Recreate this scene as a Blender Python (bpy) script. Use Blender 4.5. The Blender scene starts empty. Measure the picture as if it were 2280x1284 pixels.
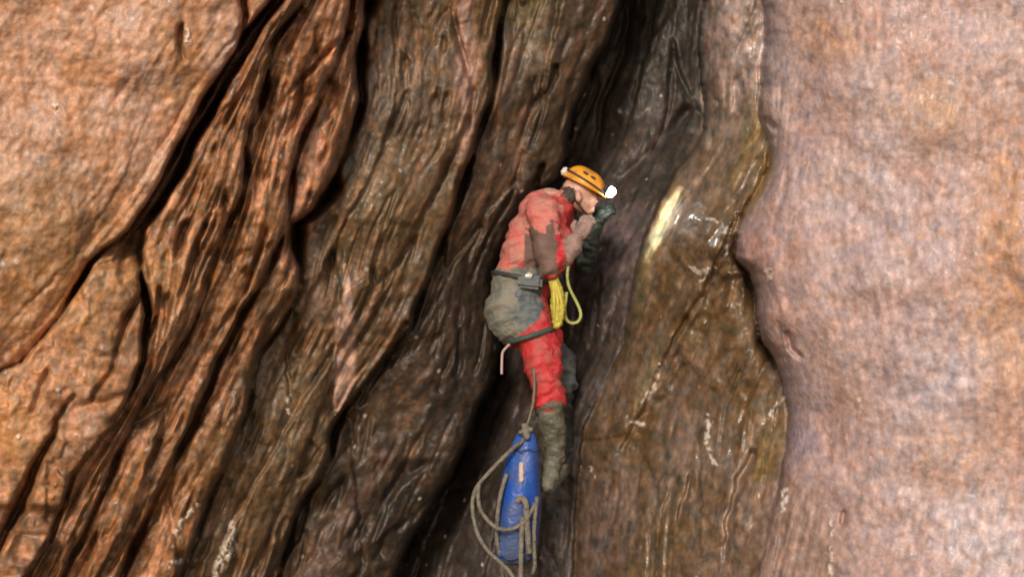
import bpy, bmesh, math, random
import numpy as np
from mathutils import Vector, Matrix
C = bpy.context.scene.collection
rnd = random.Random(7)

# ------------------------------------------------------------------ camera, sky, sun, exposure
CD = 9.0                      # metres from the camera to the climber
PPM = 400.0                   # photo pixels per metre at the climber
cam = bpy.data.cameras.new('camera'); camo = bpy.data.objects.new('camera', cam); C.objects.link(camo)
camo.location = (0, -CD, 0); camo.rotation_euler = (math.radians(90), 0, 0)
cam.sensor_width = 36; cam.lens = 36 * CD / (2280 / PPM); cam.clip_end = 200; cam.clip_start = 0.05
cam.dof.use_dof = True; cam.dof.focus_distance = 5.0; cam.dof.aperture_fstop = 6.5
bpy.context.scene.camera = camo
SUN_AZ, SUN_EL = math.radians(11), math.radians(24)      # from the left behind the camera
w = bpy.data.worlds.new('World'); bpy.context.scene.world = w; w.use_nodes = True
nt = w.node_tree; bg = nt.nodes['Background']
sky = nt.nodes.new('ShaderNodeTexSky'); sky.sky_type = 'NISHITA'; sky.sun_disc = False
sky.sun_elevation = SUN_EL; sky.sun_rotation = math.radians(180) + SUN_AZ
nt.links.new(sky.outputs[0], bg.inputs[0]); bg.inputs[1].default_value = 0.15
sl = bpy.data.lights.new('sun', 'SUN'); sl.energy = 2.8; sl.angle = math.radians(10); sl.color = (1.0, 0.88, 0.74)
so = bpy.data.objects.new('sun', sl); C.objects.link(so)
to_sun = Vector((-math.sin(SUN_AZ) * math.cos(SUN_EL), -math.cos(SUN_AZ) * math.cos(SUN_EL), math.sin(SUN_EL)))
so.rotation_euler = to_sun.to_track_quat('Z', 'Y').to_euler(); so.location = to_sun * 20
vs = bpy.context.scene.view_settings
vs.view_transform = 'Standard'; vs.look = 'None'; vs.gamma = 1.0; vs.exposure = 0.0

# ------------------------------------------------------------------ numpy noise
rs = np.random.RandomState(11)
PERM = rs.permutation(4096).astype(np.int64)
GR = rs.rand(4096) * 2 * np.pi
GX, GY = np.cos(GR).astype(np.float32), np.sin(GR).astype(np.float32)
def gnoise(x, y, seed=0):
    xi = np.floor(x); yi = np.floor(y)
    fx = (x - xi).astype(np.float32); fy = (y - yi).astype(np.float32)
    xi = xi.astype(np.int64); yi = yi.astype(np.int64)
    u = fx * fx * fx * (fx * (fx * 6 - 15) + 10); v = fy * fy * fy * (fy * (fy * 6 - 15) + 10)
    def g(ix, iy, dx, dy):
        h = PERM[(PERM[(ix + seed * 131) & 4095] + iy) & 4095]
        return GX[h] * dx + GY[h] * dy
    a = g(xi, yi, fx, fy); b = g(xi + 1, yi, fx - 1, fy)
    c = g(xi, yi + 1, fx, fy - 1); d = g(xi + 1, yi + 1, fx - 1, fy - 1)
    return (a + (b - a) * u + (c + (d - c) * u - a - (b - a) * u) * v) * 1.5
def fbm(x, y, seed=0, oct=4, gain=0.5):
    r = 0; a = 1; n = 0
    for o in range(oct):
        r = r + a * gnoise(x * 2 ** o, y * 2 ** o, seed + o * 7); n += a; a *= gain
    return r / n
def facets(x, y, seed):
    """broken plates: each cell of a jittered grid is a tilted plane; returns height and distance to the cell border"""
    xi = np.floor(x).astype(np.int64); yi = np.floor(y).astype(np.int64)
    d1 = np.full(x.shape, 9.0); d2 = np.full(x.shape, 9.0); h = np.zeros(x.shape)
    for ox in (-1, 0, 1):
        for oy in (-1, 0, 1):
            cx = xi + ox; cy = yi + oy; k = PERM[(PERM[(cx + seed * 97) & 4095] + cy) & 4095]; k2 = PERM[k]; k3 = PERM[k2]; k4 = PERM[k3]
            px = cx + .5 + .45 * (k / 2048. - 1); py = cy + .5 + .45 * (k2 / 2048. - 1)
            dx = x - px; dy = y - py; d = np.hypot(dx, dy)
            hh = .9 * (k3 / 2048. - 1) + dx * 1.6 * (k4 / 2048. - 1) + dy * 1.2 * (GX[k4])
            near = d < d1
            d2 = np.where(near, d1, np.minimum(d2, d)); h = np.where(near, hh, h); d1 = np.where(near, d, d1)
    return h, d2 - d1
def sstep(a, b, x):
    t = np.clip((x - a) / (b - a), 0, 1); return t * t * (3 - 2 * t)

# ------------------------------------------------------------------ rock: guide lines of the joints (photo px), left to right
G = [
 [(-420,-40),(0,-330),(500,-620),(900,-900),(1600,-1300)],
 [(-420,850),(0,612),(35,580),(70,548),(110,528),(200,468),(320,398),(400,362),(450,332),(510,290),(530,268),(555,228),(585,203),(615,188),(642,168),(700,140),(737,108),(777,72),(807,48),(825,0),(1000,-150),(1600,-500)],
 [(-420,862),(0,628),(35,598),(70,578),(110,556),(200,502),(320,432),(400,395),(450,362),(510,318),(575,312),(642,318),(702,330),(742,322),(807,316),(847,305),(902,280),(947,250),(992,215),(1057,160),(1122,145),(1192,115),(1284,60),(1600,-100)],
 [(-420,900),(0,680),(95,608),(150,596),(200,590),(250,576),(285,558),(330,546),(375,549),(425,542),(465,530),(510,500),(600,470),(727,430),(797,390),(847,350),(892,320),(1000,270),(1200,180),(1284,140),(1600,0)],
 [(-420,900),(0,785),(75,772),(145,748),(190,727),(250,700),(305,676),(350,660),(400,650),(485,642),(600,600),(700,540),(800,490),(900,450),(1100,350),(1284,270),(1600,150)],
 [(-420,930),(0,822),(60,812),(125,800),(175,802),(225,806),(270,790),(320,775),(370,756),(425,738),(470,705),(490,678),(500,658),(555,660),(600,667),(642,664),(687,645),(737,615),(787,576),(842,560),(922,550),(1100,470),(1284,400),(1600,280)],
 [(-420,1180),(0,1125),(50,1112),(220,1095),(285,1070),(315,1060),(450,1020),(642,945),(732,915),(772,872),(822,840),(872,800),(917,765),(957,746),(1017,735),(1067,715),(1102,682),(1157,655),(1217,640),(1284,620),(1600,500)],
 [(-420,1530),(0,1385),(60,1365),(100,1350),(145,1320),(200,1300),(250,1275),(300,1265),(360,1255),(400,1240),(425,1205),(460,1165),(500,1143),(560,1115),(600,1098),(680,1090),(772,1113),(837,1100),(907,1065),(992,1035),(1057,1005),(1107,970),(1172,935),(1217,905),(1284,875),(1600,750)],
 [(-420,1545),(0,1570),(75,1560),(175,1562),(240,1570),(290,1572),(330,1550),(380,1510),(440,1475),(500,1447),(565,1425),(625,1414),(700,1400),(780,1385),(870,1340),(960,1300),(1100,1285),(1284,1278),(1600,1250)],
 [(-420,1690),(0,1700),(60,1706),(125,1702),(200,1695),(255,1692),(295,1708),(330,1718),(380,1714),(415,1694),(460,1664),(515,1643),(575,1638),(605,1668),(642,1680),(717,1690),(762,1696),(797,1725),(842,1742),(892,1755),(942,1756),(1002,1754),(1072,1740),(1142,1722),(1284,1690),(1600,1650)],
 [(-420,3300),(1600,3300)],
]
SN = [-620, 332, 362, 535, 645, 722, 1020, 1170, 1470, 1670, 3300]
STEP = 2.5
U = np.arange(-620, 2901, STEP); V = np.arange(-420, 1601, STEP)
nu, nv = len(U), len(V)
XG = np.zeros((len(G), nv))
for k, pts in enumerate(G):
    p = np.array(pts, float); XG[k] = np.interp(V, p[:, 0], p[:, 1])
    if 0 < k < 10:
        z = np.zeros(nv) + k * 13.7
        XG[k] += 5 * fbm(V / 55.0, z, 40 + k, 3) * (1 if k < 9 else 1.3)
for k in range(1, len(G)): XG[k] = np.maximum(XG[k], XG[k - 1] + 6)
def blur1(x, n):
    k = np.hanning(n); k /= k.sum(); return np.convolve(np.pad(x, n // 2, 'edge'), k, 'same')[n // 2: n // 2 + len(x)]
uu, vv = np.meshgrid(U, V)
S = np.empty((nv, nu)); R = np.empty((nv, nu))
XQ = np.array([blur1(g_, 121) for g_ in XG])
for k in range(1, len(G)): XQ[k] = np.maximum(XQ[k], XQ[k - 1] + 22)
for j in range(nv):
    S[j] = np.interp(U, XQ[:, j], SN)
    R[j] = np.interp(U, XG[:, j], np.arange(len(G)))
reg = np.clip(np.floor(R), 0, 9).astype(int); A = R - reg
ww = (XG[1:] - XG[:-1])[reg, np.arange(nv)[:, None]]         # local width of the region, px
dl = A * ww; dr = (1 - A) * ww                               # px to the joint on the left / right
def rw(k, soft=0): return (reg == k).astype(np.float64)
XS9 = blur1(XG[9], 241)[:, None]; XS1 = blur1(XG[1], 161)[:, None]
e9 = uu - XS9; e1 = XS1 - uu
S = np.where(reg == 9, SN[9] + e9, np.where(reg == 0, SN[1] - e1 * .95, S))
F8 = np.interp(V, [-420, 300, 900, 1600], [-60, 0, 330, 400])[:, None]
S = np.where(reg == 8, SN[8] + 1.05 * (uu - XQ[8][:, None]) * .35 + .65 * (uu + F8 - 1560), S)
A8 = np.clip((uu - XQ[8][:, None]) / (XQ[9] - XQ[8])[:, None], 0, 1)
# slight domain warp so that the streaks wander
wx = 14 * fbm(uu / 240, vv / 400, 3, 2); wy = 30 * fbm(uu / 200 + 9, vv / 200, 4, 3)
Sw = S + wx * 0.8; T = vv + 0.45 * (1140 - uu) * 0.0 + wy

# depth behind the climber's plane at the left and right end of each region (v, value)
def dv(*p):
    q = np.array(p, float); return np.interp(V, q[:, 0], q[:, 1])[:, None]
YL = [dv((0,-2.6)), dv((0,-.9),(480,-.9),(600,-1.60),(1600,-1.5)), dv((0,-1.45),(1600,-1.35)), dv((0,-1.25),(1600,-1.1)), dv((0,-1.0),(1600,-.85)),
      dv((0,-.50),(480,-.55),(1600,-.55)), dv((0,-.05),(1600,.0)), dv((0,1.5),(300,1.4),(700,1.3),(1000,1.2),(1600,1.2)), dv((0,-.25),(250,-.10),(600,.12),(900,.30),(1600,.30)), dv((0,-1.35),(1600,-1.25))]
YR = [dv((0,-1.62)), dv((0,-.8),(480,-.8),(600,-1.52),(1600,-1.45)), dv((0,-1.38),(1600,-1.2)), dv((0,-1.12),(1600,-1.0)), dv((0,-.85),(1600,-.75)),
      dv((0,-.22),(1600,-.25)), dv((0,.25),(450,.32),(1600,.35)), dv((0,1.3),(300,1.2),(450,.7),(700,.35),(900,.36),(1600,.36)), dv((0,-.55),(500,-.75),(1000,-1.0),(1150,-1.22),(1600,-1.28)), dv((0,-2.6))]
Dp = np.zeros((nv, nu)); BUL = [.22, 0, .02, .03, .03, .04, .04, .15, .08, .35]
for k in range(10):
    m = reg == k
    f = YL[k] + (YR[k] - YL[k]) * A - BUL[k] * .5 * 4 * A * (1 - A)
    if k == 8: f = YL[8] + (YR[8] - YL[8]) * A8 - BUL[8] * 4 * A8 * (1 - A8)
    if k == 9: f = -1.30 - .45 * (1 - np.exp(-np.clip(e9, 0, None) / 220)) - .30 * np.clip(e9, 0, None) / 900
    if k == 0: f = -1.50 - .22 * (1 - np.exp(-np.clip(e1, 0, None) / 160)) - .12 * np.clip(e1, 0, None) / 500
    Dp[m] = f[m]
# edges of the slabs round off into the joints
def groove(d, wpx, dep): return dep * np.exp(-(d / wpx) ** 2)
GW = {1:(5,.5),2:(5.5,.55),3:(5.5,.30),4:(5.5,.30),5:(8,.45),6:(5.5,.36),7:(5,.3),8:(5,.03),9:(5,.08)}
for k, (wp, de) in GW.items():
    d = np.where(reg == k, dl, np.where(reg == k - 1, dr, 1e3))
    jj = np.clip(.75 + .9 * gnoise(V / 90.0, V * 0 + k * 3.3, 5 + k), .25, 1.6)[:, None]
    if k == 9: jj = jj * np.interp(V, [0, 420, 600, 820, 1020], [1, 1, 2.2, 1.4, 0])[:, None]
    if k == 5: jj = jj * np.interp(V, [0, 120, 400, 600, 800, 1000], [2.0, 1.2, 1.4, .9, .7, .3])[:, None]
    if k == 3: jj = jj * np.interp(V, [0, 90, 450, 550, 700], [.3, 1.2, 1.2, .3, .8])[:, None]
    if k == 2: jj = jj * np.interp(V, [0, 500, 700, 1000], [1, 1, 1, .35])[:, None]
    Dp += groove(d, wp * np.clip(jj, .6, 1.8), de * jj)
    Dp += np.where(reg == k - 1, .05 * np.exp(-dr / 8.0), 0) * (k not in (8, 9))
Dp += np.where(reg == 8, .12 * np.exp(-dl / 18.0), 0) + np.where(reg == 9, .22 * np.exp(-dl / 22.0) * dv((0,1),(950,1),(1120,.15),(1600,0)), 0)

# flakes: a saw profile that follows the joints
def saw(ph, wr=.16):
    f = ph - np.floor(ph); return np.where(f < 1 - wr, f / (1 - wr), (1 - f) / wr)
flake = np.interp(R, [0, .8, .999, 1, 2, 3, 4, 4.99, 5, 6, 7, 7.01, 8, 8.5, 9, 9.05, 10], [0, .05, .12, .25, .8, 1.1, 1.0, .9, .55, .6, .5, .25, .25, .5, .35, .04, 0])
ph1 = Sw / 74 + 1.3 * fbm(S / 330, vv / 900, 20, 2)
ph2 = Sw / 29 + 1.3 * fbm(S / 150, vv / 600, 24, 2)
am1 = np.clip(.5 + 1.1 * fbm(S / 90, vv / 230, 28, 2), 0, 1.2); am2 = np.clip(.35 + 1.3 * fbm(S / 60, vv / 150, 31, 2), 0, 1.2)
Dp -= flake * (.024 * am1 * saw(ph1, .08) + .007 * am2 * saw(ph2, .2))
# long ribs and hollows along the joints, lumps, grain
rib = fbm(Sw / 44, T / 520, 60, 2) * .5
for sc_, tl, ep, de, sd in ((62, 620, .042, .13, 300), (34, 400, .055, .06, 310)):
    h_ = fbm(Sw / sc_, T / tl, sd, 3); mk = sstep(.0, .2, fbm(S / 120, vv / 160, sd + 5, 2) - .02)
    Dp += np.clip(flake, 0, 1) * de * mk * np.exp(-(h_ / ep) ** 2)
Dp += (.018 * np.clip(flake, .05, 1)) * rib * 1.6
Dp += np.where((reg > 0) & (reg < 8), .06, .10) * fbm(uu / 330, vv / 330, 70, 3) * np.where(reg == 7, 1.3, 1)
rough = np.interp(R, [0, 1, 2, 5, 7, 8, 8.9, 9, 10], [.62, .7, .6, .65, .7, .65, .6, .42, .42])
Dp += rough * (.034 * fbm(uu / 62, vv / 74, 74, 3) + .017 * fbm(uu / 19, vv / 25, 77, 3) + .004 * gnoise(uu / 6.5, vv / 7.5, 79))
Dp += .012 * fbm(Sw / 14, T / 90, 81, 3) * np.clip(flake, .0, 1)

for x_, y_, rx_, ry_, h_ in ((850, 470, 75, 100, .10), (1440, 330, 70, 50, .10), (860, 210, 90, 90, .05), (1880, 620, 200, 160, .05), (1690, 730, 35, 90, .05)):
    q_ = ((uu - x_ + .25 * (vv - y_)) / rx_) ** 2 + ((vv - y_) / ry_) ** 2; Dp -= h_ * np.exp(-q_ ** 1.5)
lx = np.interp(V, [380, 470, 560, 680, 860, 960, 1100], [1690, 1652, 1605, 1545, 1455, 1405, 1350])[:, None] + 8 * fbm(V / 60, V * 0 + 3, 190, 3)[:, None]
d8 = uu - lx; w8 = dv((380,0),(470,1),(900,1),(1050,0)) * (reg == 8) * (.6 + .6 * sstep(-.3, .3, fbm(uu / 60, vv / 60, 191, 2)))
Dp += w8 * (.15 * sstep(0, 26, d8) * np.exp(-np.clip(d8, 0, None) / 95) - .06 * np.exp(-((d8 + 14) / 20) ** 2))
Dp += (reg == 8) * .26 * np.exp(-dr / 30) * dv((570,0),(620,1),(790,1),(840,0))
fm = np.interp(R, [0, .85, .97, 1, 5, 7, 7.9, 8, 8.95, 9, 9.08, 10], [0, 0, .5, 1, 1, .9, .8, .45, .5, .2, .0, 0])
wj = 7 * fbm(uu / 34, vv / 50, 170, 3)
for sx_, sy_, am_, gr_, sd in ((100, 560, .036, .07, 1), (50, 300, .011, .012, 2), (24, 110, .004, .0, 3)):
    h_, b_ = facets((Sw + wj) / sx_, (T + .6 * wj) / sy_, sd)
    Dp -= fm * am_ * h_
    if gr_: Dp += fm * gr_ * np.exp(-(b_ * sx_ / 5.0) ** 2) * sstep(-.1, .25, fbm(S / 90, vv / 120, 180 + sd, 2))
# secondary joints: polylines (x, y, half width px, depth m)
SEC = [
 [(543,-60,7,.25),(545,40,7,.3),(535,100,4,.1)],
 [(800,60,3,.1),(745,100,4,.12),(710,135,4,.14),(675,175,4,.12),(648,208,3,.05)],
 [(455,500,3,.12),(440,550,4,.14),(425,600,4,.1),(400,660,3,.05)],
 [(355,642,4,.12),(350,702,4,.14),(328,747,5,.16)],
 [(312,655,6,.15),(288,700,7,.2),(270,740,4,.1),(245,830,3,.06),(205,890,4,.08)],
 [(165,880,3,.06),(125,937,4,.14),(120,972,5,.16),(85,1022,7,.2),(60,1087,11,.32),(35,1142,11,.32),(0,1208,9,.3),(-60,1300,8,.2)],
 [(105,830,8,.06),(75,912,6,.06)],
 [(404,60,6,.1),(398,100,7,.12),(412,135,4,.05)],
 [(905,720,4,.12),(860,800,4,.12),(800,900,3,.06)],
 [(1240,150,5,.12),(1225,200,4,.1),(1180,240,2,.03)],
 [(1207,370,5,.16),(1190,420,5,.16),(1160,455,4,.1)],
 [(660,700,3,.08),(640,800,4,.08),(645,880,3,.04)],
 [(1705,268,7,.10),(1722,284,6,.10)],
 [(1752,742,5,.07),(1762,775,6,.09),(1782,795,4,.06)],
 [(1697,765,9,.14),(1726,798,7,.12)],
 [(1675,1010,9,.12),(1650,1060,8,.12),(1620,1165,5,.08),(1612,1250,4,.04)],
 [(1880,1140,4,.05),(1876,1165,4,.05)],
 [(1560,660,5,.07),(1500,760,5,.08),(1440,900,6,.07),(1380,1010,5,.05)],
 [(1640,480,5,.08),(1610,560,4,.07),(1570,640,4,.06)],
 [(1592,224,6,.06),(1597,228,6,.06)],
 [(690,1100,4,.10),(660,1200,5,.12),(600,1290,4,.1)],
 [(740,770,3,.05),(736,880,3,.05),(742,930,3,.03)],
 [(1400,0,6,.1),(1390,120,8,.1),(1340,230,6,.1),(1330,330,4,.05)],
 [(1530,250,16,.10),(1460,330,18,.10),(1380,400,12,.04)],
]
for pl in SEC:
    p = np.array(pl, float)
    x0, x1, y0, y1 = p[:, 0].min() - 50, p[:, 0].max() + 50, p[:, 1].min() - 50, p[:, 1].max() + 50
    i0, i1 = np.searchsorted(U, [x0, x1]); j0, j1 = np.searchsorted(V, [y0, y1])
    X = uu[j0:j1, i0:i1] + 6 * fbm(uu[j0:j1, i0:i1] / 40, vv[j0:j1, i0:i1] / 40, 90, 2); Yp = vv[j0:j1, i0:i1]
    best = np.zeros_like(X)
    for a, b in zip(p[:-1], p[1:]):
        ab = b[:2] - a[:2]; t = np.clip(((X - a[0]) * ab[0] + (Yp - a[1]) * ab[1]) / (ab @ ab), 0, 1)
        d = np.hypot(X - a[0] - t * ab[0], Yp - a[1] - t * ab[1])
        wd = a[2] + (b[2] - a[2]) * t; de = a[3] + (b[3] - a[3]) * t
        best = np.maximum(best, de * np.exp(-(d / wd) ** 2))
    Dp[j0:j1, i0:i1] += best

for _ in range(2):
    Dp[:, 1:-1] = (Dp[:, :-2] + 2 * Dp[:, 1:-1] + Dp[:, 2:]) / 4
    Dp[1:-1] = (Dp[:-2] + 2 * Dp[1:-1] + Dp[2:]) / 4
# ------------------------------------------------------------------ rock colour, with some shade, glints and lit faces painted in
def mix(a, b, t): return a + (b - a) * t[..., None]
def col(c): return np.zeros((nv, nu, 3)) + np.array(c)
n1 = sstep(-.35, .35, fbm(uu / 130, vv / 150, 101, 4)); n2 = sstep(-.3, .3, fbm(uu / 34, vv / 38, 105, 4))
n3 = sstep(-.25, .35, fbm(Sw / 30, T / 230, 110, 4)); n4 = sstep(-.3, .3, fbm(Sw / 11, T / 80, 114, 3))
n5 = sstep(-.3, .3, fbm(uu / 11, vv / 13, 118, 3))
pinkL = mix(mix(col((.60,.33,.185)), col((.68,.44,.32)), n1), col((.50,.24,.10)), n2 * .5)
ochreL = mix(col((.58,.33,.175)), col((.44,.22,.095)), n2)
c0 = mix(pinkL, ochreL, sstep(380, 620, vv + .25 * uu + 80 * fbm(uu / 150, vv / 150, 130, 2)))
c0 = mix(c0, col((.62,.45,.37)), sstep(.45, .95, n5 * n1) * .5)
slab = mix(mix(col((.30,.14,.055)), col((.56,.29,.155)), sstep(.3, .9, n3)), col((.10,.052,.02)), sstep(.3, .8, n4) * .75)
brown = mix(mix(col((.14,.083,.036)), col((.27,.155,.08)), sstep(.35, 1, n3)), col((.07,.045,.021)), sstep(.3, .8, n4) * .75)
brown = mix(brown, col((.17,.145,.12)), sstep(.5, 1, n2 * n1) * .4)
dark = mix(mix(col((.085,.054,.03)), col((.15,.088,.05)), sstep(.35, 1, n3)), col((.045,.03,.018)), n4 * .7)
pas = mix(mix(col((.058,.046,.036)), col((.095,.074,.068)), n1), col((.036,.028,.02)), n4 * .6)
rb = mix(mix(col((.15,.098,.045)), col((.22,.16,.115)), n1), col((.115,.064,.02)), n3 * .7)
rb = mix(rb, col((.25,.19,.15)), sstep(.55, 1, n2) * .3)
pinkR = mix(mix(col((.43,.275,.215)), col((.44,.335,.315)), n1), col((.43,.24,.135)), sstep(.5, 1, n1) * sstep(.3, 1, n2) * .5)
pinkR = mix(pinkR, col((.50,.38,.32)), sstep(.5, 1, n5) * .4)
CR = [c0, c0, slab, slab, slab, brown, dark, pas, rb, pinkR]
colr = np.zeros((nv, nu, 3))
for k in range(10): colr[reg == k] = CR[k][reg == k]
# between the two lowest left joints the slab is pale like the left face
m = (reg == 1); colr[m] = (mix(c0, slab, sstep(0, 1, A * .9 + (n3 - .5) * .5)))[m]
# stains, plus some painted dimness and a lit edge: x, y, rx, ry, colour, strength
ST = [
 (150,430,70,150,(.22,.13,.06),.6),(120,60,200,100,(.55,.33,.22),.3),(400,160,40,120,(.40,.24,.10),.6),(320,600,110,90,(.45,.26,.11),.6),
 (100,560,160,200,(.40,.24,.09),.4),(20,440,50,140,(.62,.42,.27),.5),(150,850,60,120,(.62,.35,.22),.5),(30,950,50,150,(.52,.28,.11),.5),
 (700,330,40,110,(.48,.24,.15),.6),(670,450,25,60,(.50,.24,.15),.7),(730,130,60,100,(.42,.21,.12),.4),(460,860,60,60,(.42,.2,.13),.4),
 (560,1080,200,170,(.15,.088,.035),.75),(430,960,130,150,(.22,.115,.05),.5),(620,960,110,220,(.13,.085,.04),.85),(640,740,60,160,(.15,.1,.05),.7),
 (700,660,36,130,(.25,.16,.10),.5),(1040,210,28,170,(.36,.22,.165),.6),(1160,380,18,60,(.32,.21,.16),.5),
 (900,450,90,150,(.16,.11,.05),.5),(1180,90,50,80,(.28,.23,.16),.5),(1160,10,60,40,(.2,.15,.03),.5),(880,230,110,80,(.17,.14,.11),.5),
 (900,560,110,40,(.13,.09,.05),.4),(740,1190,90,60,(.17,.11,.085),.5),(1370,540,60,80,(.14,.105,.105),.8),(1470,120,80,180,(.042,.036,.03),.7),(1440,330,70,60,(.10,.078,.07),.5),(1360,640,50,150,(.09,.07,.065),.5),(900,1150,260,150,(.024,.019,.014),.9),(1040,900,100,240,(.026,.020,.015),.9),(960,760,120,120,(.04,.027,.018),.6),(1050,640,70,90,(.035,.025,.017),.7),  # darkest ones put the dimness of the centre and passage into the colour
 (1640,110,80,180,(.46,.36,.32),1.0),(1800,1200,110,110,(.28,.19,.14),.8),(1700,1130,90,80,(.24,.17,.12),.7),(1660,280,20,80,(.24,.18,.08),.6),(1700,330,25,110,(.36,.25,.08),.6),(1600,350,70,110,(.26,.2,.14),.6),
 (1560,720,120,140,(.16,.10,.035),.5),(1640,700,60,100,(.13,.075,.03),.6),(1560,1000,110,100,(.17,.135,.11),.6),(1350,1150,60,150,(.18,.13,.115),.6),
 (1330,1190,30,130,(.20,.15,.14),.5),(1700,1000,45,110,(.20,.13,.05),.6),(1500,1170,60,160,(.16,.11,.05),.4),(1660,1200,140,110,(.25,.17,.12),.6),
 (1840,70,80,80,(.40,.22,.09),.6),(2050,220,120,60,(.42,.25,.13),.6),(2080,260,80,80,(.44,.25,.1),.5),(2250,500,90,250,(.46,.24,.09),.7),(2230,780,110,150,(.50,.28,.12),.5),
 (1950,280,90,130,(.50,.42,.39),.5),(1900,420,130,80,(.47,.40,.37),.5),(2080,860,110,130,(.44,.40,.41),.7),(2200,1200,140,110,(.5,.45,.43),.7),(1780,980,50,60,(.44,.38,.43),.6),
 (2000,1090,60,120,(.5,.44,.42),.5),(1850,760,120,120,(.48,.35,.29),.4),(1680,545,45,50,(.46,.26,.2),.7),(2130,1000,120,90,(.50,.32,.2),.5),(1740,120,40,200,(.60,.48,.42),.6),  # last one: lit boulder edge put in as paler colour
 (1950,620,120,90,(.45,.37,.35),.5),(2240,120,80,120,(.52,.40,.32),.4),
]
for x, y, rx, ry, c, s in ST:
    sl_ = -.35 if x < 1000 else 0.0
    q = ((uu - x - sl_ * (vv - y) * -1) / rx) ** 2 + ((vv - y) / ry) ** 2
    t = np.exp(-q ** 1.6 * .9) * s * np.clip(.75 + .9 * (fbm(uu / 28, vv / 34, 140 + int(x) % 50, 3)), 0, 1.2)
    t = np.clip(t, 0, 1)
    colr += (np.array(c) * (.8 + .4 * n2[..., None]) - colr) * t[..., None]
SM = [([(1745,1100,40),(1775,1180,80),(1790,1300,110)], (.30,.20,.145), .85),
 ([(1535,-60,34),(1530,120,36),(1538,240,34),(1510,320,30),(1450,400,24)], (.036,.030,.024), .85),  # dark side of the passage edge, shade put into the colour
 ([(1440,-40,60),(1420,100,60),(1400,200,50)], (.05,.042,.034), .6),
 ([(768,590,5),(772,655,12),(768,720,25),(768,820,30),(760,880,18),(750,910,6)], (.42,.27,.20), .95),  # pink slab face catching the light, put in as paler colour
 ([(1514,420,6),(1484,475,13),(1462,525,14),(1438,578,9)], (.58,.53,.34), .85), ([(1440,560,16),(1425,640,18),(1420,700,10)], (.20,.16,.07), .6), ([(1572,-40,6),(1566,100,7),(1568,250,6),(1580,330,6)], (.36,.32,.27), .7),  # first smear: headlamp highlight on the wall painted pale yellow
 ([(1745,930,20),(1720,1000,30),(1690,1060,18)], (.20,.13,.04), .7),
 ([(1690,930,10),(1665,1010,14),(1640,1090,12)], (.34,.24,.17), .6),
 ([(1040,-20,16),(1035,140,20),(1042,270,14),(1038,310,8)], (.36,.21,.155), .7),
 ([(700,560,14),(705,640,18),(690,740,14),(680,800,8)], (.27,.165,.10), .7),
 ([(860,1010,14),(800,1100,24),(740,1190,30),(690,1290,34)], (.15,.095,.07), .6),
 ([(1690,270,14),(1665,320,16),(1640,400,14)], (.25,.18,.07), .6), ([(1716,340,12),(1700,410,12),(1665,470,10)], (.33,.20,.05), .7),
 ([(1470,760,12),(1440,830,16),(1420,900,14)], (.27,.22,.10), .5)]
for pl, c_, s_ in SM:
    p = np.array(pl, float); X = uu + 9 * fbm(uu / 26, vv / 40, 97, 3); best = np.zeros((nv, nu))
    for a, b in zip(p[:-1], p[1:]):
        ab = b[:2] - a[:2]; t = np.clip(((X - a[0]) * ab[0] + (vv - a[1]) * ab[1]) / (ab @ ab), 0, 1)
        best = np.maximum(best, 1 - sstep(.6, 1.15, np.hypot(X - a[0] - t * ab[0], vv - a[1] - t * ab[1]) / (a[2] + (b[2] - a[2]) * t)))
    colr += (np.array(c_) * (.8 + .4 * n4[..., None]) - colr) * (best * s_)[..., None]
gain = np.interp(R, [0, .95, 1.0, 5, 5.01, 6, 6.5, 7, 7.3, 8, 8.99, 9, 10], [.66, .66, .84, .84, .90, .88, .84, .72, .80, .80, .84, .82, .84])
gain = np.where(reg == 1, .70, gain) * np.where(reg == 2, .92, 1)
colr = colr * gain[..., None]; colr *= np.where(R[..., None] < 5, np.array((1.05, .97, .92)), np.where(R[..., None] < 8.95, np.array((1.02, .99, 1.0)), np.array((1.0, .97, 1.04))))
mo = fbm((uu + .35 * vv) / 13, (vv - .3 * uu) / 24, 160, 3); mo2 = fbm(uu / 22, vv / 34, 165, 3)
mk9 = np.interp(R, [0, .95, 1.1, 8.9, 9], [.5, .6, 1, 1, .5])[..., None]
colr *= np.clip(1 + mk9 * (.55 * mo[..., None] + mo2[..., None] * np.array((.55, .30, .05))), .45, 1.7)
# painted wet glints and some pale rock: runs that stand a little proud
PALE_GLINT = [[(1575,484,4),(1612,502,5)],[(1618,500,4),(1616,560,6),(1590,590,5),(1562,625,6)],[(1537,594,4),(1562,608,7),(1590,596,5)],[(1470,815,5),(1452,870,7),(1432,895,5)],
 [(1405,940,4),(1430,942,5)],[(1575,925,5),(1573,985,5),(1590,1035,5)],[(1748,1090,7),(1742,1135,6)],[(1760,875,4),(1725,905,4),(1708,930,3)],[(1850,1220,5),(1847,1282,5)],[(1848,1150,4),(1850,1190,4)],
 [(1700,602,4),(1716,606,8)],[(1715,610,6),(1706,625,4)],[(440,1125,5),(405,1160,6),(388,1190,5)],[(385,1250,7),(415,1248,6)],[(518,1165,7),(512,1210,14),(480,1280,12)],[(415,60,6),(418,95,7)],
 [(1312,1042,6),(1315,1045,6)],[(122,236,9),(123,237,9)],[(1380,248,5),(1382,250,5)],[(2360-490,0,3),(1872,4,3)],[(655,790,5),(656,792,5)],[(640,888,5),(645,925,3)],[(1330,720,3),(1331,722,3)],
 [(130,872,7),(131,873,7)],[(42,973,6),(43,974,6)],[(8,825,8),(9,826,8)]]
pale_glint = np.zeros((nv, nu))
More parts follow.
